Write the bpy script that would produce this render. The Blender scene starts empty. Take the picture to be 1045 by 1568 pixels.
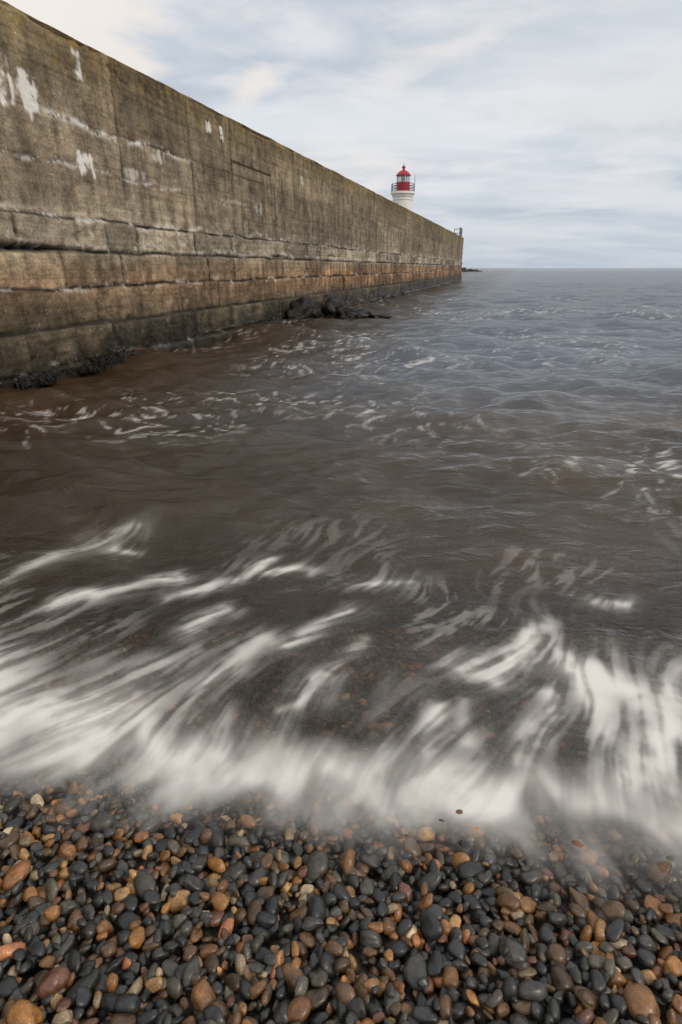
import bpy, bmesh, math, numpy as np
from mathutils import Vector, noise as mnoise
sc=bpy.context.scene
rng=np.random.RandomState(11)
T=rng.rand(256,256)
def vn(x,y):
    xi=np.floor(x).astype(np.int64); yi=np.floor(y).astype(np.int64)
    fx=x-xi; fy=y-yi
    fx=fx*fx*(3-2*fx); fy=fy*fy*(3-2*fy)
    a=T[xi&255,yi&255]; b=T[(xi+1)&255,yi&255]; c=T[xi&255,(yi+1)&255]; d=T[(xi+1)&255,(yi+1)&255]
    return (a*(1-fx)+b*fx)*(1-fy)+(c*(1-fx)+d*fx)*fy
def fbm(x,y,o=4):
    s=0;a=1;n=0
    for i in range(o):
        s=s+a*vn(x+17.3*i,y+9.1*i); n+=a; a*=.5; x=x*2.03; y=y*2.03
    return s/n
def sst(a,b,x):
    t=np.clip((x-a)/(b-a),0,1); return t*t*(3-2*t)
def link(o,parent=None):
    sc.collection.objects.link(o)
    if parent: o.parent=parent
    return o
def np_mesh(name,V,F,mat,smooth=True,attrs=None):
    me=bpy.data.meshes.new(name); V=np.ascontiguousarray(V,dtype=np.float32); F=np.ascontiguousarray(F,dtype=np.int32)
    k=F.shape[1]
    me.vertices.add(len(V)); me.vertices.foreach_set('co',V.ravel())
    me.loops.add(F.size); me.loops.foreach_set('vertex_index',F.ravel())
    me.polygons.add(len(F)); me.polygons.foreach_set('loop_start',np.arange(0,F.size,k,dtype=np.int32))
    me.polygons.foreach_set('loop_total',np.full(len(F),k,dtype=np.int32))
    me.polygons.foreach_set('use_smooth',np.full(len(F),smooth))
    me.update(calc_edges=True)
    for n,a in (attrs or {}).items():
        at=me.attributes.new(n,'FLOAT','POINT'); at.data.foreach_set('value',np.ascontiguousarray(a,dtype=np.float32).ravel())
    me.materials.append(mat)
    return link(bpy.data.objects.new(name,me))
def grid_faces(nr,nc):
    i=np.arange(nr-1)[:,None]*nc+np.arange(nc-1)[None,:]
    return np.stack([i,i+1,i+nc+1,i+nc],-1).reshape(-1,4)

# ---------- node helpers
class NT:
    def __init__(s,nt): s.nt=nt; nt.nodes.clear()
    def n(s,t,**k):
        nd=s.nt.nodes.new(t)
        for a,b in k.items(): setattr(nd,a,b)
        return nd
    def l(s,a,b): s.nt.links.new(a,b)
    def put(s,sock,v):
        if hasattr(v,'is_output') : s.l(v,sock)
        else: sock.default_value=v
    def math(s,op,a,b=0.0,c=None,clamp=False):
        nd=s.n('ShaderNodeMath',operation=op,use_clamp=clamp); s.put(nd.inputs[0],a); s.put(nd.inputs[1],b)
        if c is not None: s.put(nd.inputs[2],c)
        return nd.outputs[0]
    def mix(s,f,a,b,bt='MIX'):
        nd=s.n('ShaderNodeMix',data_type='RGBA',blend_type=bt)
        s.put(nd.inputs[0],f)
        for i,v in ((6,a),(7,b)):
            s.put(nd.inputs[i],v if hasattr(v,'is_output') else (*v,1))
        return nd.outputs[2]
    def noise(s,vec,scale,detail=4,rough=.55,dist=0):
        nd=s.n('ShaderNodeTexNoise'); 
        if vec is not None: s.l(vec,nd.inputs['Vector'])
        nd.inputs['Scale'].default_value=scale; nd.inputs['Detail'].default_value=detail; nd.inputs['Roughness'].default_value=rough; nd.inputs['Distortion'].default_value=dist
        return nd.outputs['Fac']
    def mapv(s,vec,sc=(1,1,1),rot=(0,0,0),loc=(0,0,0)):
        nd=s.n('ShaderNodeMapping'); s.l(vec,nd.inputs[0]); nd.inputs['Scale'].default_value=sc; nd.inputs['Rotation'].default_value=rot; nd.inputs['Location'].default_value=loc
        return nd.outputs[0]
    def ramp(s,f,stops,interp='LINEAR'):
        nd=s.n('ShaderNodeValToRGB'); cr=nd.color_ramp; cr.interpolation=interp
        while len(cr.elements)<len(stops): cr.elements.new(.5)
        for e,(p,c) in zip(cr.elements,stops):
            e.position=p; e.color=(*c,1) if isinstance(c,tuple) else (c,c,c,1)
        s.put(nd.inputs[0],f); return nd.outputs[0]
    def mr(s,v,a,b,c=0.0,d=1.0):
        nd=s.n('ShaderNodeMapRange'); s.put(nd.inputs[0],v)
        for i,x in enumerate((a,b,c,d)): nd.inputs[i+1].default_value=x
        return nd.outputs[0]
    def attr(s,name): return s.n('ShaderNodeAttribute',attribute_name=name).outputs['Fac']
    def bump(s,h,strength,dist,normal=None):
        nd=s.n('ShaderNodeBump'); s.l(h,nd.inputs['Height']); nd.inputs['Strength'].default_value=strength; nd.inputs['Distance'].default_value=dist
        if normal: s.l(normal,nd.inputs['Normal'])
        return nd.outputs[0]
def newmat(name):
    m=bpy.data.materials.new(name); m.use_nodes=True; return m,NT(m.node_tree)
def principled(t,col,rough,normal=None,metal=0.0,spec=.5,coat=0.0):
    p=t.n('ShaderNodeBsdfPrincipled'); t.put(p.inputs['Base Color'],col if hasattr(col,'is_output') else (*col,1)); t.put(p.inputs['Roughness'],rough)
    p.inputs['Metallic'].default_value=metal; p.inputs['Specular IOR Level'].default_value=spec; p.inputs['Coat Weight'].default_value=coat
    p.inputs['Coat Roughness'].default_value=.12
    if normal: t.l(normal,p.inputs['Normal'])
    o=t.n('ShaderNodeOutputMaterial'); t.l(p.outputs[0],o.inputs[0]); return p
def simple(name,col,rough=.5,var=.25,scale=3,metal=0.0):
    m,t=newmat(name); tc=t.n('ShaderNodeTexCoord').outputs['Object']
    f=t.noise(tc,scale,6)
    c=t.mix(f,tuple(x*(1-var) for x in col),tuple(min(1,x*(1+var)) for x in col))
    principled(t,c,rough,t.bump(f,.2,.02),metal); return m

# ---------- world
w=bpy.data.worlds.new("World"); sc.world=w; w.use_nodes=True
t=NT(w.node_tree)
SUN_EL=math.radians(38); SUN_AZ=math.radians(125)   # clockwise from +Y
sky=t.n('ShaderNodeTexSky',sky_type='NISHITA'); sky.sun_disc=False; sky.sun_elevation=SUN_EL; sky.sun_rotation=SUN_AZ
g=t.n('ShaderNodeTexCoord').outputs['Generated']
sx=t.n('ShaderNodeSeparateXYZ'); t.l(g,sx.inputs[0])
zz=t.math('MAXIMUM',sx.outputs[2],0.0)
den=t.math('ADD',zz,.14)
cx=t.n('ShaderNodeCombineXYZ'); t.l(t.math('DIVIDE',sx.outputs[0],den),cx.inputs[0]); t.l(t.math('DIVIDE',sx.outputs[1],den),cx.inputs[1])
P=cx.outputs[0]
n1=t.noise(t.mapv(P,(1.1,1.6,1),(0,0,.30),(3.1,1.2,0)),1.35,9,.55,.25)
n2=t.noise(t.mapv(P,(.6,1.4,1),(0,0,.15),(7.7,2.4,0)),1.0,7,.55,.3)
n3=t.noise(t.mapv(g,(1,1,2.8),(0,0,0),(2.2,.4,.7)),5.2,8,.52,.3)
gray=t.ramp(n2,[(.36,(5.4,5.95,6.7)),(.5,(6.5,6.95,7.5)),(.62,(7.8,8.1,8.5))])
side=t.mr(sx.outputs[0],-.35,.05,1,0)
bank=t.math('MULTIPLY',side,t.math('MULTIPLY',t.mr(zz,.52,.40),t.mr(zz,.20,.27)))
puff=t.math('ADD',n3,t.math('MULTIPLY',bank,.16))
c=t.mix(t.mr(n1,.47,.64,0,.75),gray,(8.6,8.6,8.8))
c=t.mix(t.mr(puff,.52,.67,0,.85),c,t.mix(t.mr(sx.outputs[0],-.4,.35,1,0),(8.1,8.05,8.2),(9.9,9.0,8.2)))
topf=t.mr(zz,.38,.60,0,.6)
c=t.mix(topf,c,(8.2,8.5,8.8))
low=t.mr(zz,0.0,.12,.6,0)
c=t.mix(low,c,(4.7,5.5,6.6))
c=t.mix(.08,c,sky.outputs[0])
bg=t.n('ShaderNodeBackground'); t.l(c,bg.inputs[0]); bg.inputs[1].default_value=.1
o=t.n('ShaderNodeOutputWorld'); t.l(bg.outputs[0],o.inputs[0])
sd=bpy.data.lights.new('sun','SUN'); sd.energy=1.45; sd.angle=math.radians(16); sd.color=(1,.87,.70)
so=link(bpy.data.objects.new('sun',sd))
dirv=Vector((math.sin(SUN_AZ)*math.cos(SUN_EL),math.cos(SUN_AZ)*math.cos(SUN_EL),math.sin(SUN_EL)))
so.rotation_euler=dirv.to_track_quat('Z','Y').to_euler()

# ---------- camera
cam=bpy.data.cameras.new('camera'); co=link(bpy.data.objects.new('camera',cam)); sc.camera=co
cam.sensor_fit='VERTICAL'; cam.sensor_height=36; cam.sensor_width=24; cam.lens=20; cam.clip_start=.05; cam.clip_end=20000
co.location=(0,0,1.6); co.rotation_euler=(math.radians(90-23.24),0,0)

# ---------- beach
def ysh(x): return 1.325-.111*np.clip(x,-6,6)
def beach(x,y):
    q=ysh(x)-y
    return np.where(q>0,.22*q,np.maximum(.17*q,-2.6))
m_bed,t=newmat('wet_gravel'); tc=t.n('ShaderNodeTexCoord').outputs['Object']
vo=t.n('ShaderNodeTexVoronoi'); t.l(tc,vo.inputs[0]); vo.inputs['Scale'].default_value=26
cc=t.ramp(t.noise(tc,2,3),[(.3,(.05,.042,.032)),(.7,(.13,.08,.045))])
cc=t.mix(t.mr(vo.outputs['Distance'],.2,.7),cc,(.012,.011,.01))
cc=t.mix(.35,cc,vo.outputs['Color'],'MULTIPLY')
principled(t,cc,.45,t.bump(t.math('MULTIPLY',vo.outputs['Distance'],-1.0),.8,.02))
xs=np.concatenate([np.array([-6000,-1500,-400,-120,-50,-25,-14,-9,-6]),np.linspace(-4,4,60),np.array([6,9,14,25,50,120,400,1500,6000])])
ys=np.concatenate([np.array([-300,-100,-40,-15,-6,-3]),np.linspace(-1.5,6,60),np.array([8,12,17,25,40,80,200,600,2000,7000])])
Y,X=np.meshgrid(ys,xs,indexing='ij')
Z=np.minimum(beach(X,Y)-.055-.03*sst(0,-.35,ysh(X)-Y),6)
np_mesh('beach_ground',np.stack([X,Y,Z],-1).reshape(-1,3),grid_faces(len(ys),len(xs)),m_bed)

# ---------- pebbles
def cubesphere(n):
    vs={};V=[];F=[]
    def idx(p):
        k=tuple(round(c,5) for c in p)
        if k not in vs:
            vs[k]=len(V); v=np.array(p); v=np.tan(v*math.pi/4); V.append(v/np.linalg.norm(v))
        return vs[k]
    for ax in range(3):
        for s in (-1,1):
            for i in range(n):
                for j in range(n):
                    q=[]
                    for (a,b) in ((i,j),(i+1,j),(i+1,j+1),(i,j+1)):
                        p=[0,0,0]; p[ax]=s; p[(ax+1)%3]=-1+2*a/n; p[(ax+2)%3]=-1+2*b/n; q.append(idx(p))
                    F.append(q if s>0 else q[::-1])
    return np.array(V),np.array(F)
def make_var(V,K,seed):
    r=np.random.RandomState(seed); out=[]
    for k in range(K):
        rad=np.ones(len(V))
        for i in range(5):
            kv=r.normal(size=3)*1.9; rad+=.09*np.sin(V@kv+r.rand()*6.28)
        W=np.sign(V)*np.abs(V)**r.uniform(.78,1.0)
        out.append(W/np.linalg.norm(W,axis=1).max()*rad[:,None])
    return np.array(out)
X0,X1,Y0,Y1=-2.2,2.2,.0,2.75; res=.006
hx=int((X1-X0)/res); hy=int((Y1-Y0)/res)
gx=X0+(np.arange(hx)+.5)*res; gy=Y0+(np.arange(hy)+.5)*res
qq=ysh(gx[None,:])-gy[:,None]
base=beach(gx[None,:],gy[:,None])-.045-.03*sst(0,-.35,qq)
H=base.copy()
N=20500
r=np.random.RandomState(3)
L=np.clip(np.exp(r.normal(math.log(.0172),.33,N)),.0085,.041)  # half-length
B=L*r.uniform(.54,.88,N); C=L*r.uniform(.34,.62,N)
yaw=r.rand(N)*math.pi; t1=r.normal(0,.42,N); t2=r.normal(0,.42,N)
pos=np.zeros((N,3)); cand=r.rand(N,9,2)
for i in range(N):
    px=X0+.05+cand[i,:,0]*(X1-X0-.1); py=Y0+.05+cand[i,:,1]*(Y1-Y0-.1)
    ix=((px-X0)/res).astype(int); iy=((py-Y0)/res).astype(int)
    j=int(np.argmin(H[iy,ix]-base[iy,ix])); x=px[j]; y=py[j]; cxi=ix[j]; cyi=iy[j]
    k=int(L[i]/res)+1
    a0=max(cyi-k,0);a1=min(cyi+k+1,hy);b0=max(cxi-k,0);b1=min(cxi+k+1,hx)
    dx=gx[b0:b1][None,:]-x; dy=gy[a0:a1][:,None]-y
    cs,sn=math.cos(yaw[i]),math.sin(yaw[i])
    u=(dx*cs+dy*sn)/L[i]; v=(-dx*sn+dy*cs)/B[i]; d=u*u+v*v; m=d<1
    sub=H[a0:a1,b0:b1]; hm=sub[m]
    if hm.size==0: hm=np.array([H[cyi,cxi]])
    c_=C[i]*1.05+.12*L[i]*(abs(t1[i])+abs(t2[i]))
    z=.6*hm.mean()+.4*hm.max()+c_*.6
    qo=y-ysh(x)
    if qo>-.20:
        f=min(1,(qo+.20)/.24); bz=-.22*qo if qo<0 else -.10*max(0,qo-.08)
        z=min(z,bz+.012+.032*(1-f)-.016*f-(c_*(1-f)+f*max(c_,.72*L[i])))   # stones settle below the swash film
    top=z+c_*np.sqrt(np.clip(1-d,0,1))
    sub[m]=np.maximum(sub[m],top[m])
    pos[i]=(x,y,z)
def build_pebbles(sel,n,K=26):
    V,F=cubesphere(n); var=make_var(V,K,n)
    idx=np.where(sel)[0]; S=np.stack([L,B,C],-1)[idx]
    W=var[idx%K]*S[:,None,:]
    def rot(ax,a):
        c,s=np.cos(a),np.sin(a); M=np.zeros((len(a),3,3)); M[:,ax,ax]=1
        p,q=(ax+1)%3,(ax+2)%3; M[:,p,p]=c;M[:,q,q]=c;M[:,p,q]=-s;M[:,q,p]=s; return M
    R=rot(2,yaw[idx])@rot(0,t1[idx])@rot(1,t2[idx])
    W=np.einsum('nij,nkj->nki',R,W)+pos[idx][:,None,:]
    FF=(F[None]+(np.arange(len(idx))*len(V))[:,None,None]).reshape(-1,4)
    tone=np.repeat(ton[idx],len(V)); t_2=np.repeat(ton2[idx],len(V))
    return W.reshape(-1,3),FF,tone,t_2
ton=r.rand(N); ton2=r.rand(N)
near=(pos[:,1]>.35)&(pos[:,1]<1.5)&(np.abs(pos[:,0])<1.45)
a=build_pebbles(near,4); b=build_pebbles(~near,3)
m_peb,t=newmat('wet_pebbles'); tc=t.n('ShaderNodeTexCoord').outputs['Object']
tn=t.attr('tone'); t2n=t.attr('tone2')
cols=[(.020,.021,.021),(.032,.032,.031),(.046,.044,.039),(.028,.028,.025),(.064,.059,.049),(.024,.024,.025),(.046,.041,.031),
 (.095,.082,.058),(.085,.050,.026),(.12,.065,.030),(.18,.085,.030),(.10,.060,.03),(.31,.138,.036),(.23,.10,.034),(.14,.058,.034),(.38,.21,.08),(.30,.22,.13),(.34,.13,.05),(.55,.43,.26)]
wts=[8,9,9,8,8,7,8,8,6,7,6.5,5,5.2,4.4,3,3.4,3.2,1.5,1.7]
cum=np.concatenate([[0],np.cumsum(wts)/sum(wts)])[:-1]
c=t.ramp(tn,[(float(p),q) for p,q in zip(cum,cols)],'CONSTANT')
off=t.n('ShaderNodeVectorMath',operation='ADD'); t.l(tc,off.inputs[0])
cm=t.n('ShaderNodeCombineXYZ'); t.l(t.math('MULTIPLY',t2n,30.0),cm.inputs[0]); t.l(t.math('MULTIPLY',tn,30.0),cm.inputs[2]); t.l(cm.outputs[0],off.inputs[1])
ov=off.outputs[0]
nA=t.noise(ov,42,6,.62); nB=t.noise(ov,420,3,.7)
c=t.mix(1.0,c,t.ramp(nA,[(.3,.45),(.55,1.0),(.75,1.7)]),'MULTIPLY')
c=t.mix(1.0,c,t.ramp(nB,[(.3,.55),(.5,1.0),(.72,1.75)]),'MULTIPLY')
c=t.mix(1.0,c,t.ramp(t2n,[(0,.75),(1,1.4)]),'MULTIPLY')
rough=t.mr(nA,.3,.7,.24,.5)
principled(t,c,rough,t.bump(nB,.35,.0015,t.bump(nA,.45,.007)),spec=.5,coat=.2)
np_mesh('pebble_beach',np.concatenate([a[0],b[0]]),np.concatenate([a[1],b[1]+len(a[0])]),m_peb,True,
  {'tone':np.concatenate([a[2],b[2]]),'tone2':np.concatenate([a[3],b[3]])})

# ---------- sea
D=np.array([.2735,.9619]); W0=np.array([-3.92,12.0]); NRM=np.array([.9619,-.2735])
ang=np.concatenate([np.radians(np.arange(-88,-50,1.5)),np.arange(math.radians(-50),math.radians(50),.0038),np.radians(np.arange(50.5,89,1.5))])
rr=[.65]
while rr[-1]<75: rr.append(rr[-1]*1.0058)
while rr[-1]<9000: rr.append(rr[-1]*1.07)
rr=np.array(rr)
R,A=np.meshgrid(rr,ang,indexing='ij')
X=(R*np.sin(A)); Y=(R*np.cos(A))
sp=np.maximum(R*.006,.002)
Z=np.zeros_like(X); rw=np.random.RandomState(5)
near_amp=.16+.84*sst(2.0,5.0,Y)
for i in range(90):
    lam=.20*(26**rw.rand()); th=rw.normal(0.12,.5); k=2*math.pi/lam
    ampl=.0082*lam**.75*(.5+rw.rand())
    ph=rw.rand()*6.28
    keep=sst(3.0,6.0,lam/sp)
    mod=.2+1.6*fbm(X/(lam*3)+i*3.3,Y/(lam*3),2)
    s_=np.sin(k*(X*math.sin(th)+Y*math.cos(th))+ph+3*vn(X/(lam*2.2)+i,Y/(lam*2.2)))
    s_=s_+.25*(s_*s_-.5)   # sharper crests, flatter troughs
    Z+=ampl*keep*mod*s_*near_amp
Z*=.72
q=Y-ysh(X)
rt=sst(.0,1.3,X)
edge_n=(fbm(X*4+3,Y*3,3)-.5)+.5*(fbm(X*16,Y*10,3)-.5)
alpha=sst(-.26-.16*rt,.16,q+edge_n*.32)
shore=beach(X,Y)+.014
wl=sst(.9,.0,q)
Z=Z+.02*fbm(X*3,Y*3,3)*wl
Z=np.maximum(Z,np.where(q<.3,shore,-9))
# foam
nr=int(np.searchsorted(rr,7.5))
x=X[:nr].copy(); y=Y[:nr].copy()
def angf(x,y): return np.radians(31+4*np.clip(-x,-1,1.5))+ (fbm(x*1.8+5,y*1.8,4)-.5)*2.2
lic=np.zeros_like(x); lic2=np.zeros_like(x); lic3=np.zeros_like(x); tot=0
for sgn in (-1,1):
    qx=x.copy(); qy=y.copy()
    for k in range(11):
        lic+=vn(qx*30+3,qy*30); lic2+=vn(qx*11+9,qy*11); lic3+=vn(qx*66+9,qy*66+5); tot+=1
        an=angf(qx,qy); qx=qx+sgn*np.sin(an)*.011; qy=qy+sgn*np.cos(an)*.011
lic/=tot; lic2/=tot; lic3/=tot
lic=sst(.0,1.,(lic-.5)*2.9+.5+(lic3-.5)*2.2); lic2=np.clip((lic2-.5)*2.8+.5,0,1)
wx=x+(fbm(x*3.5,y*3.5,3)-.5)*.24; wy=y+(fbm(x*3.5+40,y*3.5+11,3)-.5)*.24
def caps_field(caps):
    F=np.zeros_like(x)
    for pts,wd,I in caps:
        best=np.full(x.shape,9.)
        for (ax,ay),(bx,by) in zip(pts[:-1],pts[1:]):
            dx,dy=bx-ax,by-ay; tt=np.clip(((wx-ax)*dx+(wy-ay)*dy)/(dx*dx+dy*dy),0,1)
            best=np.minimum(best,np.hypot(wx-ax-tt*dx,wy-ay-tt*dy))
        F=F+(np.exp(-(best/wd)**2)*.85+.30*np.exp(-(best/wd/2.4)**2))*I
    return F
F=caps_field([([(-1.9,2.75),(-1.67,3.15),(-1.36,3.44)],.05,.5),([(-1.45,2.49),(-1.22,2.68),(-.97,2.83)],.036,1.0),([(-.77,2.31),(-.61,2.49)],.032,1.2),
([(-.61,1.90),(-.37,2.21)],.045,1.0),([(-.96,2.55),(-.71,2.82),(-.48,3.06)],.032,.9),([(-.46,2.9),(-.2,2.9)],.028,.8),([(.174,2.79),(.34,2.82)],.045,1.2),
([(-.22,2.185),(.09,2.425)],.03,.85),([(-.205,1.67),(-.06,1.93)],.025,.9),([(.49,2.11),(.68,2.02),(.95,2.26)],.042,1.25),
([(1.0,2.04),(1.17,1.98),(1.3,1.85),(1.065,1.43)],.07,1.5),([(1.04,1.93),(.97,1.65)],.05,1.1),([(.27,1.515),(.37,1.776)],.032,.8),([(.64,1.515),(.81,1.81)],.036,.9),
([(1.35,2.58),(1.46,2.58)],.035,.8),([(-1.43,3.17),(-1.25,3.17)],.025,.6),([(-.02,2.0),(.12,2.2)],.025,.35),([(-1.0,1.75),(-.7,2.1)],.05,.35),([(.45,1.6),(.5,1.85)],.03,.4),
([(-1.6,1.95),(-1.25,1.80),(-.9,1.62)],.12,.9),([(1.6,1.9),(1.5,1.5)],.08,.9),([(-2.2,2.2),(-1.7,2.05)],.10,.7)])
F=1-np.exp(-1.35*F*(.22+1.0*lic)*(.6+.6*lic2))
qn=y-ysh(x); left=sst(-.2,-1.5,x)
patch=fbm(x*2.6+7,y*2.6,3)
bw=.09+.15*left; bc=.095+.17*left
band=np.exp(-((qn+(fbm(x*5,y*3,3)-.5)*.34+(lic2-.5)*.12-bc)/bw)**2)*(.30+.70*lic2)*(.55+.65*lic)*(.50+.75*patch)
haze=sst(.95,.12,qn)*sst(-.1,.05,qn)*(.05+.42*lic2*(.15+1.0*lic))*sst(.30,.78,patch)
F=1-(1-np.clip(F,0,1))*(1-np.clip(band,0,1))*(1-np.clip(haze,0,.7))
thin=sst(4.6,2.2,y)*sst(.50,1.0,lic)*sst(.48,.78,fbm(x*1.7+21,y*1.7,3))*.20
F=1-(1-F)*(1-thin)
film=sst(-.42,-.05,qn)*sst(.30,.05,qn)*.46*(.4+1.1*lic2)
F=1-(1-F)*(1-film)
foam=np.zeros_like(X); foam[:nr]=np.clip(F,0,.95)
s_al=(X-W0[0])*D[0]+(Y-W0[1])*D[1]; dw=(X-W0[0])*NRM[0]+(Y-W0[1])*NRM[1]
wpx=X+(fbm(X*1.1,Y*1.1,3)-.5)*1.6; wpy=Y+(fbm(X*1.1+7,Y*1.1+3,3)-.5)*1.2
fl=sst(.57,.86,fbm(wpx*7.0+60,wpy*13,5))*sst(.47,.68,fbm(X*.35+9,Y*.45+4,3))
fl*=sst(2.6,4.0,Y)*sst(60,14,Y)
wallf=sst(1.6,.1,dw)*sst(-2,3,s_al)*sst(45,12,s_al)*sst(.52,.84,fbm(wpx*6.1,wpy*8.3,5))
foam=np.clip(foam+.62*fl+.45*wallf,0,.95)
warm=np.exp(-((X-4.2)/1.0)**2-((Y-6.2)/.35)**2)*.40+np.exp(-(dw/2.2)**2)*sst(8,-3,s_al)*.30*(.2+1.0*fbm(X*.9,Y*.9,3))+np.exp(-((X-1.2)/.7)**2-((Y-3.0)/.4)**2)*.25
murk=.20*sst(-.05,.3,q)+.50*sst(.2,2.6,q)+.28*sst(2,6,q)
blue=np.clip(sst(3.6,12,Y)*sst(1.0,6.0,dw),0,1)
V=np.stack([X,Y,Z],-1).reshape(-1,3); FF=grid_faces(*X.shape)
af=alpha.ravel(); keepf=(af[FF].max(1)>0.001)
FF=FF[keepf]
m_sea,t=newmat('sea_water'); tc=t.n('ShaderNodeTexCoord').outputs['Object']
fo=t.attr('foam'); al=t.attr('alpha'); mu=t.attr('murk'); wa=t.attr('warm'); dk=t.attr('shade')
b1=t.noise(t.mapv(tc,(1,2.0,1)),3.6,6,.6,.5); b2=t.noise(t.mapv(tc,(1,2.2,1),(0,0,.15)),.55,7,.62,.4)
amp2=t.attr('chop')
bp=t.n('ShaderNodeBump'); t.l(b1,bp.inputs['Height']); t.l(t.mr(amp2,0,1,.42,.5),bp.inputs['Strength']); bp.inputs['Distance'].default_value=.15
bp2=t.n('ShaderNodeBump'); t.l(b2,bp2.inputs['Height']); t.l(t.mr(amp2,0,1,.0,.5),bp2.inputs['Strength']); bp2.inputs['Distance'].default_value=.45; t.l(bp.outputs[0],bp2.inputs['Normal'])
nm=bp2.outputs[0]
mc=t.mix(t.mr(t.noise(tc,.7,5),.35,.65),(.050,.034,.019),(.100,.074,.048))
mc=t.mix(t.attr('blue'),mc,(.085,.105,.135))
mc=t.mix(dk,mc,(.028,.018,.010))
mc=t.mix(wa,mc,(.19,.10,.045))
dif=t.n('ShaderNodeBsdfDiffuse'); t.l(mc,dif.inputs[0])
tr=t.n('ShaderNodeBsdfTransparent'); tr.inputs[0].default_value=(.97,.88,.74,1)
ms=t.n('ShaderNodeMixShader'); t.l(mu,ms.inputs[0]); t.l(tr.outputs[0],ms.inputs[1]); t.l(dif.outputs[0],ms.inputs[2])
gl=t.n('ShaderNodeBsdfGlossy'); gl.inputs['Roughness'].default_value=.11; t.l(nm,gl.inputs['Normal'])
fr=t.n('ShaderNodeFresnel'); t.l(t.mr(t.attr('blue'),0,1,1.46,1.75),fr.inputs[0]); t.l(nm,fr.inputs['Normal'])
m2=t.n('ShaderNodeMixShader'); t.l(fr.outputs[0],m2.inputs[0]); t.l(ms.outputs[0],m2.inputs[1]); t.l(gl.outputs[0],m2.inputs[2])
fd=t.n('ShaderNodeBsdfDiffuse'); fd.inputs[0].default_value=(.82,.78,.73,1)
m3=t.n('ShaderNodeMixShader'); t.l(fo,m3.inputs[0]); t.l(m2.outputs[0],m3.inputs[1]); t.l(fd.outputs[0],m3.inputs[2])
t0=t.n('ShaderNodeBsdfTransparent')
m4=t.n('ShaderNodeMixShader'); t.l(al,m4.inputs[0]); t.l(t0.outputs[0],m4.inputs[1]); t.l(m3.outputs[0],m4.inputs[2])
oo=t.n('ShaderNodeOutputMaterial'); t.l(m4.outputs[0],oo.inputs[0])
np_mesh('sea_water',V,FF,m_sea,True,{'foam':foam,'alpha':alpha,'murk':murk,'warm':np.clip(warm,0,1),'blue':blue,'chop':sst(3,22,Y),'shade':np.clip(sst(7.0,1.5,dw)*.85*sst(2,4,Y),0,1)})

# ---------- harbour wall
ROT=math.atan2(D[1],D[0])
def place(o,par=None):
    o.location=(W0[0],W0[1],0); o.rotation_euler=(0,0,ROT); return o
S_END=72.5
ss=[-16.0]
while ss[-1]<S_END:
    s=ss[-1]; d=math.hypot(W0[0]+D[0]*s,W0[1]+D[1]*s); ss.append(s+max(.026,d*.0027) if s>-5 else s+.12)
ss[-1]=S_END; ss=np.array(ss); ds=np.gradient(ss)
prof_z=np.concatenate([np.arange(-1.4,-.1,.1),np.arange(-.1,4.88,.02)])
nz=len(prof_z)
Hs=4.9+.0035*ss+.03*(fbm(ss*.8,ss*0+2.2,4)-.5)*2
Sg,Zg=np.meshgrid(ss,prof_z,indexing='ij')
Zs=np.where(Zg>2.4,2.4+(Zg-2.4)*((Hs[:,None]-2.4)/(4.86-2.4)),Zg)
wob=lambda a: (fbm(Sg*1.5+a,Sg*0+a*2.7,4)-.5)
lines=[.12,.70,1.30,1.85,2.34]
out=np.zeros_like(Sg); joint=np.zeros_like(Sg); tone=np.full_like(Sg,.5)
out+=.035*sst(2.37,2.33,Zs)+.035*sst(1.33,1.27,Zs)+.05*sst(.73,.67,Zs)+.04*sst(.15,.09,Zs)
rj=np.random.RandomState(8)
dsg=np.maximum(ds,.016)[:,None]*np.ones_like(Sg)
for li,zl in enumerate(lines):
    dd=np.abs(Zs-zl-wob(li*5)*.08); 
    strg=.35+1.4*fbm(Sg*.9+li*9,Zs*3,3)
    joint=np.maximum(joint,np.exp(-(dd/(.018+.018*fbm(Sg*2,Sg*0+li,2)))**2)*strg)
lo=[-.9]+lines; hi=lines+[None]
for ci in range(len(lo)-1):
    z0,z1=lo[ci],hi[ci]; ed=[-17.]
    while ed[-1]<S_END+3: ed.append(ed[-1]+rj.uniform(.8,2.2))
    ed=np.array(ed); bi=np.clip(np.searchsorted(ed,ss)-1,0,len(ed)-2)
    tn_=rj.rand(len(ed)); of=rj.normal(0,.012,len(ed))
    inside=(Zs>z0)&(Zs<=z1)
    tone=np.where(inside,tn_[bi][:,None],tone); out+=np.where(inside,of[bi][:,None],0)
    dj=np.min(np.abs(ss[:,None]-ed[None,:]+0),axis=1)[:,None]*np.ones_like(Sg)
    joint=np.maximum(joint,np.where(inside,np.exp(-((dj+(fbm(Zs*4+ci,Sg*.7,3)-.5)*.06)/np.maximum(.019,dsg*.55))**2)*(.45+.9*fbm(Sg*3,Zs*3,2)),0))
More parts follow.
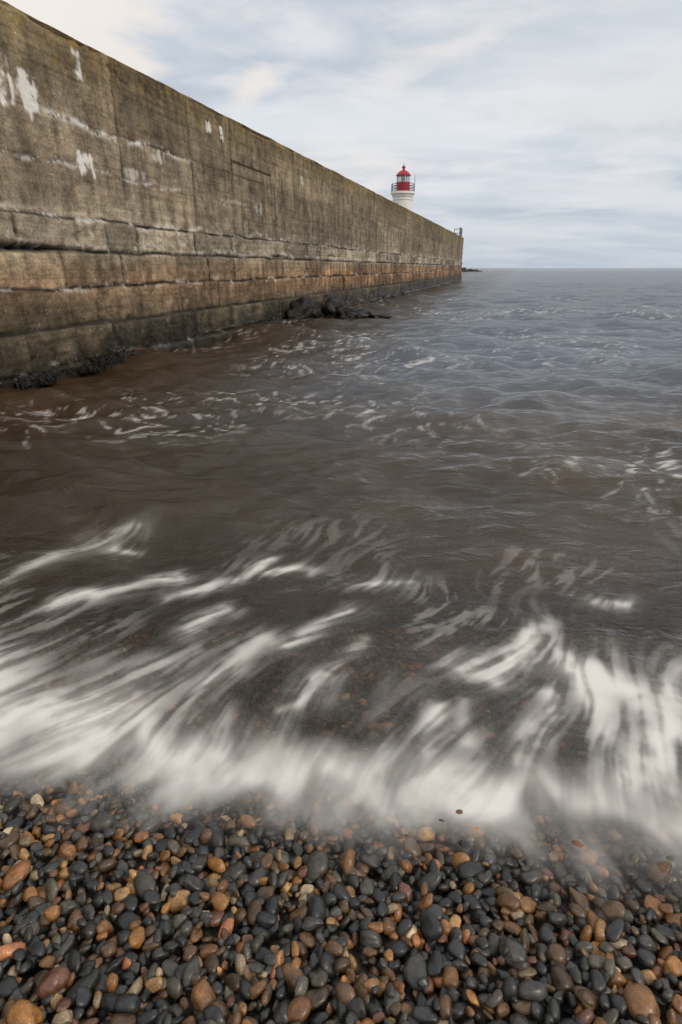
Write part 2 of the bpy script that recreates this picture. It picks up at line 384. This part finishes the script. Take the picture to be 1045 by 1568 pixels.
# upper concrete pours
ned=len(np.arange(-17,S_END+3,2.75))
ed=np.arange(-17,S_END+3,2.75)+rj.uniform(-.7,.7,ned)
bi=np.clip(np.searchsorted(ed,ss)-1,0,len(ed)-2); tn_=rj.rand(len(ed)); tn2=rj.rand(len(ed))
up=Zs>2.34
lift=Zs>3.75
tone=np.where(up,.22+.56*np.where(lift,tn_[bi][:,None],tn2[bi][:,None]),tone)
out+=np.where(up,(rj.normal(0,.006,len(ed))[bi])[:,None],0)
dj=np.min(np.abs(ss[:,None]-ed[None,:]),axis=1)[:,None]*np.ones_like(Sg)
joint=np.maximum(joint,np.where(up,np.exp(-((dj+(fbm(Zs*3,Sg*.5,3)-.5)*.05)/np.maximum(.012,dsg*.5))**2)*.8*sst(.30,.6,fbm(Sg*.5+4,Zs*2,3)),0))
lj=np.exp(-((Zs-3.75-wob(33)*.08)/.014)**2)*sst(.38,.62,fbm(Sg*.9+2,Zs*2+8,3))
lj2=np.exp(-((Zs-3.05-wob(13)*.10)/.012)**2)*sst(.45,.65,fbm(Sg*.9+12,Sg*0+5,3))
lj3=np.exp(-((Zs-4.35-wob(53)*.05)/.012)**2)*sst(.5,.65,fbm(Sg*.5+22,Sg*0+5,3))
joint=np.maximum(joint,.8*lj+.6*lj2+.4*lj3)
ck=fbm(Sg*.55+40,Zs*.8+11,5); crack=np.exp(-((ck-.5)/.0035)**2)*sst(.5,.62,fbm(Sg*.4+70,Zs*.6,2))*.7
joint=np.maximum(joint,crack)
pn=sst(4.45,4.5,Sg)*sst(7.05,7.0,Sg)*sst(4.0,4.03,Zs)
out-=.03*pn; pe=np.maximum(np.exp(-((Sg-4.47)/.03)**2)*(Zs>3.6),1.3*np.exp(-((Zs-4.02)/.03)**2)*((Sg>4.4)&(Sg<7.1)))
joint=np.maximum(joint,pe)
pe2=np.exp(-((Sg-8.9)/.04)**2)*(Zs>3.2)*.8; joint=np.maximum(joint,pe2)
tone=tone-.15*pn
cav=np.exp(-((Sg+3.0)/.75)**2-((Zs-1.87)/.055)**2)+.6*np.exp(-((Sg-7.3)/.5)**2-((Zs-1.9)/.04)**2)+.5*np.exp(-((Sg-13)/.6)**2-((Zs-2.0)/.05)**2)
cavn=np.clip(cav*(.4+1.2*fbm(Sg*6,Zs*9,3)),0,1)
er=(fbm(Sg*2.2,Zs*2.2,5)-.5)
fine=(fbm(Sg*11,Zs*11,4)-.5)
out+=er*.04+fine*np.where(up,.013,.034)
spall=sst(.58,.66,fbm(Sg*1.6+31,Zs*2.6+7,5))*np.where(up,.6,1)
out-=spall*.025
out-=np.clip(joint,0,1)*np.where(up,.016,.036)+cavn*.16
ef=np.zeros_like(Sg)
drip=fbm(Sg*13,Zs*1.6,4); drip2=fbm(Sg*5+3,Zs*9,4); fine2=fbm(Sg*26,Zs*22,3)
def eff(s0,zt,wd,ln,I):
    global ef
    m=np.exp(-((Sg-s0+(Zs-zt)*.12)/wd)**2)*sst(zt+.10,zt,Zs)*sst(zt-ln,zt-ln*.3,Zs)
    ef=np.maximum(ef,I*sst(.43,.60,(.55*drip+.3*drip2+.15*fine2)*(.55+.6*m))*sst(.1,.4,m))
eff(-2.85,4.25,.42,.85,1.6);eff(-2.15,4.15,.20,1.0,2.0);eff(-1.15,3.32,.32,.55,1.8);eff(4.0,4.62,.14,.5,1.6);eff(3.4,4.6,.2,.3,1.2);eff(-.95,4.72,.10,.55,1.2)
eff(-3.6,3.1,.5,.3,.6);eff(9.6,4.3,.25,.3,.6);eff(1.2,3.7,.3,.3,.6);eff(6,3.2,.3,.5,.4);eff(.2,3.25,.4,.25,.5)
ef=np.maximum(ef,.9*np.exp(-((Zs-3.73-wob(3)*.16)/.05)**2)*sst(-2.4,-1.6,Sg)*sst(2.8,1.6,Sg)*sst(.45,.56,.6*fbm(Sg*4,Zs*12,4)+.4*fine2))
ef=np.maximum(ef,.6*np.exp(-((Zs-3.10-wob(4)*.2)/.035)**2)*sst(.5,.58,.6*fbm(Sg*3.3+3,Zs*10,4)+.4*fine2)*sst(8,0,Sg))
for zl,I in ((2.34,.55),(1.27,.45),(.12,.25),(1.9,.55)):
    ef=np.maximum(ef,I*np.exp(-((Zs-zl-.03-wob(zl)*.30)/.05)**2)*sst(.51,.62,.6*fbm(Sg*3.6+zl*7,Zs*9,4)+.4*fine2))
Yl=-out
top_y=np.array([.03,.12,.4,.8,1.2,1.4])
tx=[];ty=[];tz=[]
for k,yy in enumerate(top_y):
    tx.append(ss); ty.append(np.full_like(ss,yy)); tz.append(Hs+.02+.01*(fbm(ss*3+k,ss*0+k,3)-.5)*2)
tx.append(ss); ty.append(np.full_like(ss,1.42)); tz.append(np.full_like(ss,2.9))
SX=np.concatenate([Sg,np.array(tx).T],1); YY=np.concatenate([Yl,np.array(ty).T],1); ZZ=np.concatenate([Zs,np.array(tz).T],1)
ex=7; pad=lambda a,v: np.concatenate([a,np.full((len(ss),ex),v)],1)
chip=sst(.07,.0,Hs[:,None]-Zs)*sst(.45,.65,fbm(Sg*1.8,Sg*0+6,4))*.08
YY[:,:nz]+=chip
m_wall,t=newmat('harbour_wall_concrete'); tc=t.n('ShaderNodeTexCoord').outputs['Object']
sp_=t.n('ShaderNodeSeparateXYZ'); t.l(tc,sp_.inputs[0]); z=sp_.outputs[2]; sx_=sp_.outputs[0]
zn=t.math('ADD',z,t.math('MULTIPLY',t.math('SUBTRACT',t.noise(tc,1.1,5,.6),.5),.7))
c=t.ramp(t.math('DIVIDE',zn,5.2),[(0.0,(.018,.014,.009)),(.06,(.040,.031,.019)),(.13,(.088,.069,.044)),(.19,(.145,.107,.067)),(.25,(.205,.138,.085)),(.33,(.215,.165,.110)),(.37,(.28,.24,.18)),(.45,(.285,.24,.18)),(.52,(.205,.166,.118)),(.80,(.21,.168,.115)),(.95,(.185,.14,.072)),(1,(.185,.133,.052))])
red=t.math('MULTIPLY',t.mr(sx_,-2,16),t.math('MULTIPLY',t.mr(zn,.7,1.0),t.mr(zn,1.75,1.35)))
c=t.mix(t.math('MULTIPLY',red,.45),c,(.30,.145,.07))
c=t.mix(1.0,c,t.ramp(t.attr('tone'),[(0,.55),(.5,1.0),(1,1.5)]),'MULTIPLY')
nL=t.noise(t.mapv(tc,(.6,1,1)),.9,5,.6); c=t.mix(1.0,c,t.ramp(nL,[(.32,(.62,.60,.60)),(.5,(1,1,1)),(.66,(1.35,1.32,1.25))]),'MULTIPLY')
nb=t.noise(tc,3.1,10,.72); c=t.mix(1.0,c,t.ramp(nb,[(.32,.45),(.5,1.0),(.70,1.6)]),'MULTIPLY')
vs=t.noise(t.mapv(tc,(2.6,1,.30)),1.5,6,.6); c=t.mix(.65,c,t.ramp(vs,[(.36,.5),(.5,1.0),(.66,1.4)]),'MULTIPLY')
bd=t.noise(t.mapv(tc,(.12,1,6.5)),2.0,4,.6); c=t.mix(.4,c,t.ramp(bd,[(.38,.55),(.5,1.0),(.64,1.4)]),'MULTIPLY')
fn=t.noise(tc,34,5,.7); c=t.mix(.6,c,t.ramp(fn,[(.36,.5),(.5,1.0),(.66,1.65)]),'MULTIPLY')
lic_=t.math('MULTIPLY',t.mr(t.noise(tc,5.5,7,.7),.54,.64),t.mr(z,3.7,5.0,0,.8))
c=t.mix(lic_,c,(.30,.185,.045))
ag=t.math('MULTIPLY',t.mr(t.noise(tc,6,9,.78),.56,.65),t.mr(z,2.6,2.2,.16,.6))
ag=t.math('MULTIPLY',ag,t.mr(z,.5,1.1,.25,1.0))
c=t.mix(ag,c,(.48,.40,.30))
j=t.attr('joint'); c=t.mix(t.math('MULTIPLY',j,.95,clamp=True),c,(.014,.012,.008))
c=t.mix(t.attr('cavity'),c,(.010,.009,.007))
c=t.mix(t.math('MULTIPLY',t.attr('efflo'),.95,clamp=True),c,(.80,.77,.72))
wet=t.mr(zn,.35,1.1,.45,.9)
hh=t.math('ADD',t.math('MULTIPLY',fn,.30),t.math('ADD',nb,t.math('MULTIPLY',bd,.25)))
principled(t,c,wet,t.bump(hh,.7,.032),spec=.2)
nall=nz+ex
V=np.stack([SX,YY,ZZ],-1).reshape(-1,3)
wall=np_mesh('harbour_wall',V,grid_faces(len(ss),nall)[:,::-1],m_wall,True,{'joint':pad(np.clip(joint,0,1),0),'tone':pad(np.clip(tone,0,1),.5),'cavity':pad(cavn,0),'efflo':pad(np.clip(ef,0,1),0)})
place(wall)
bm=bmesh.new(); bm.from_mesh(wall.data); bm.verts.ensure_lookup_table()
last=[bm.verts[(len(ss)-1)*nall+i] for i in range(nall)]
cpt=bm.verts.new((S_END,1.42,-1.4)); 
ctr=bm.verts.new((S_END+.02,.7,1.5))
ring=last+[cpt]
for i in range(len(ring)):
    bm.faces.new((ring[i],ctr,ring[(i+1)%len(ring)]))
bm.to_mesh(wall.data); bm.free()

def box(bm,x0,x1,y0,y1,z0,z1):
    vs=[bm.verts.new(p) for p in ((x0,y0,z0),(x1,y0,z0),(x1,y1,z0),(x0,y1,z0),(x0,y0,z1),(x1,y0,z1),(x1,y1,z1),(x0,y1,z1))]
    for f in ((0,3,2,1),(4,5,6,7),(0,1,5,4),(1,2,6,5),(2,3,7,6),(3,0,4,7)): bm.faces.new([vs[i] for i in f])
def tube(bm,p,q,r,seg=8):
    p=Vector(p);q=Vector(q); d=(q-p).normalized(); a=d.orthogonal().normalized(); b=d.cross(a)
    A=[bm.verts.new(p+a*r*math.cos(i*2*math.pi/seg)+b*r*math.sin(i*2*math.pi/seg)) for i in range(seg)]
    Bv=[bm.verts.new(q+a*r*math.cos(i*2*math.pi/seg)+b*r*math.sin(i*2*math.pi/seg)) for i in range(seg)]
    for i in range(seg): bm.faces.new((A[i],A[(i+1)%seg],Bv[(i+1)%seg],Bv[i]))
    bm.faces.new(A[::-1]); bm.faces.new(Bv)
def fin(name,bm,mat,parent=None,smooth=False):
    me=bpy.data.meshes.new(name); bmesh.ops.recalc_face_normals(bm,faces=bm.faces); bm.to_mesh(me); bm.free()
    if smooth:
        for p in me.polygons: p.use_smooth=True
    me.materials.append(mat); return link(bpy.data.objects.new(name,me),parent)
def lathe(name,prof,mat,parent,seg=32,smooth=True):
    bm=bmesh.new(); rings=[]
    for r_,z_ in prof: rings.append([bm.verts.new((r_*math.cos(i*2*math.pi/seg),r_*math.sin(i*2*math.pi/seg),z_)) for i in range(seg)])
    for a_,b_ in zip(rings[:-1],rings[1:]):
        for i in range(seg): bm.faces.new((a_[i],a_[(i+1)%seg],b_[(i+1)%seg],b_[i]))
    bm.faces.new(rings[0][::-1]); bm.faces.new(rings[-1])
    o_=fin(name,bm,mat,parent,smooth)
    md=o_.modifiers.new('es','EDGE_SPLIT'); md.split_angle=math.radians(35); return o_
m_conc=simple('pier_concrete',(.24,.21,.17),.85,.3,2)
bm=bmesh.new(); box(bm,-16,S_END-.3,1.425,11,-1.5,3.0); box(bm,S_END-3.5,S_END-.32,9,11.4,2.995,3.3)
bmesh.ops.bevel(bm,geom=bm.edges[:],offset=.05,segments=2,affect='EDGES')
pier=place(fin('pier',bm,m_conc))

# ---------- lighthouse
m_white=simple('lighthouse_white_paint',(.76,.75,.72),.5,.06,2); m_red=simple('lighthouse_red_paint',(.40,.012,.022),.4,.15,3)
m_dark=simple('dark_painted_iron',(.045,.045,.05),.5,.2,8)
m_gl,t=newmat('lantern_glass'); pg=principled(t,(.25,.28,.30),.08); pg.inputs['Alpha'].default_value=.35
lh=link(bpy.data.objects.new('lighthouse',None)); lh.location=(7.15,75,0)
lathe('tower',[(1.30,2.98),(1.30,3.3),(1.22,3.35),(1.10,8.75),(1.16,8.8),(1.16,8.9),(1.10,8.95),(1.12,9.05)],m_white,lh)
lathe('gallery',[(1.14,9.053),(1.22,9.16),(1.22,9.26),(1.32,9.36),(1.40,9.40),(1.40,9.58),(1.36,9.62)],m_white,lh)
lathe('lantern_base',[(.82,9.623),(.82,9.7),(.78,9.72),(.78,10.50),(.83,10.52),(.83,10.58)],m_red,lh)
lathe('lantern_glazing',[(.70,10.583),(.70,11.25)],m_gl,lh)
lathe('lamp',[(.12,10.59),(.2,10.65),(.24,10.85),(.2,11.05),(.1,11.12)],m_white,lh,16)
bm=bmesh.new()
for i in range(8):
    a_=i*math.pi/4+.2; tube(bm,(.75*math.cos(a_),.75*math.sin(a_),10.583),(.75*math.cos(a_),.75*math.sin(a_),11.25),.035)
fin('glazing_bars',bm,m_white,lh)
lathe('lantern_roof',[(.84,11.253),(.86,11.30),(.80,11.36),(.70,11.50),(.52,11.66),(.30,11.78),(.14,11.84),(.12,11.96),(.18,12.02),(.21,12.11),(.18,12.2),(.08,12.26),(.03,12.3),(.02,12.58),(.005,12.6)],m_red,lh)
bm=bmesh.new(); n=16
for i in range(n):
    a_=i*2*math.pi/n; b_=(i+1)*2*math.pi/n
    tube(bm,(1.32*math.cos(a_),1.32*math.sin(a_),9.6),(1.32*math.cos(a_),1.32*math.sin(a_),10.42),.028,6)
    for zz_ in (9.88,10.15,10.42): tube(bm,(1.32*math.cos(a_),1.32*math.sin(a_),zz_),(1.32*math.cos(b_),1.32*math.sin(b_),zz_),.024,6)
tube(bm,(1.32,0,9.6),(1.32,0,11.3),.025)
fin('gallery_railing',bm,m_dark,lh)
bm=bmesh.new(); box(bm,-.4,.4,-1.33,-1.0,3.35,5.3); bmesh.ops.bevel(bm,geom=bm.edges[:],offset=.03,affect='EDGES'); fin('door',bm,m_red,lh)
bm=bmesh.new(); box(bm,-.2,.2,-1.19,-.95,6.9,7.5); fin('window',bm,m_dark,lh)

# ---------- handrail on the wall end
bm=bmesh.new()
zt=5.14
for xx in (S_END-3.6,S_END-2.5,S_END-1.45,S_END-.4):
    tube(bm,(xx,.25,zt),(xx,.25,zt+1.05),.04)
for hz in (.55,1.03): tube(bm,(S_END-3.6,.25,zt+hz),(S_END-.4,.25,zt+hz),.038)
tube(bm,(S_END-.4,.25,zt+1.03),(S_END-.4,1.2,zt+1.03),.038); tube(bm,(S_END-.4,1.2,zt),(S_END-.4,1.2,zt+1.05),.04); tube(bm,(S_END-.4,.25,zt+.55),(S_END-.4,1.2,zt+.55),.035)
place(fin('handrail',bm,m_dark))

# ---------- rocks & seaweed
m_weed,t=newmat('seaweed'); tc=t.n('ShaderNodeTexCoord').outputs['Object']; f=t.noise(tc,9,5)
principled(t,t.mix(f,(.004,.004,.003),(.018,.013,.007)),.45,t.bump(f,.6,.03),spec=.2)
def lump(bm,c_,s_,seed):
    r0=bmesh.ops.create_icosphere(bm,subdivisions=4,radius=1.0)
    for v in r0['verts']:
        p=v.co.copy(); n_=mnoise.fractal(p*1.6+Vector((seed,seed*2.1,0)),1.0,2.0,5)
        p*=1+.5*n_; v.co=Vector((p.x*s_[0]+c_[0],p.y*s_[1]+c_[1],p.z*s_[2]+c_[2]))
bm=bmesh.new(); r=np.random.RandomState(4)
for (s0,off,a_,b_,h_) in ((8.9,-.4,1.2,.6,.62),(9.3,-1.0,1.1,.6,.48),(9.7,-1.6,1.0,.6,.34),(8.2,-.3,.8,.4,.4),(10.3,-.5,.9,.5,.34),(9.3,-2.1,.9,.5,.24),(9.8,-2.6,.8,.4,.15)):
    lump(bm,(s0,off,.03),(a_,b_,h_),r.rand()*30)
place(fin('seaweed_rock',bm,m_weed,smooth=True))
bm=bmesh.new()
def strand(bm,s0,y0,z0,ln,wd):
    a_=r.uniform(-.9,.9); px_,py_,pz_=s0,y0,z0; prev=None; vz=r.uniform(.1,.6); n_=6
    for k in range(n_+1):
        w_=wd*(1-.6*k/n_)
        A=bm.verts.new((px_-w_*math.cos(a_),py_-w_*math.sin(a_)*.3,pz_)); Bq=bm.verts.new((px_+w_*math.cos(a_),py_+w_*math.sin(a_)*.3,pz_+r.uniform(-.01,.01)))
        if prev: bm.faces.new((prev[0],prev[1],Bq,A))
        prev=(A,Bq); px_+=math.sin(a_)*ln/n_+r.normal(0,.01); py_-=ln/n_*.55; pz_=max(.0,pz_+vz*ln/n_); vz-=.35
for (s0,wd_,n_) in ((-2.1,.3,60),(-1.6,.45,120),(-.9,.35,60),(-3.4,.3,50),(5.6,.25,50),(4.9,.25,40),(9.2,.9,220),(9.6,.8,200),(13.5,.7,60),(17,1.2,60),(24,2.0,60),(32,3,50),(-4.5,.5,40)):
    h0=.12 if n_>50 else .05
    big=8<s0<11
    for k in range(n_):
        yy=-.2-abs(r.normal(0,.8)) if big else -.20-abs(r.normal(0,.12))
        zz0=r.uniform(0,max(.05,.5*(1+yy/2.6))) if big else r.uniform(.0,.16+h0*.3)
        strand(bm,s0+r.normal(0,wd_),yy,zz0,r.uniform(.10,.28),r.uniform(.008,.022))
    for k in range(max(3,n_//14)): lump(bm,(s0+r.normal(0,wd_*.7),-.2,.0),(r.uniform(.08,.2),r.uniform(.05,.1),r.uniform(.05,.16)),r.rand()*50)
place(fin('seaweed',bm,m_weed,smooth=True))
m_rock=simple('dark_rock',(.05,.045,.04),.7,.4,.4)
bm=bmesh.new()
lump(bm,(52,275,0),(5,4,1.6),3.3); lump(bm,(57,275,0),(4.5,4,.9),8.1); lump(bm,(47,276,0),(5,4,1.9),12.1)
fin('rock_skerry',bm,m_rock,smooth=True)

sc.view_settings.view_transform='Standard'; sc.view_settings.look='None'; sc.view_settings.exposure=0
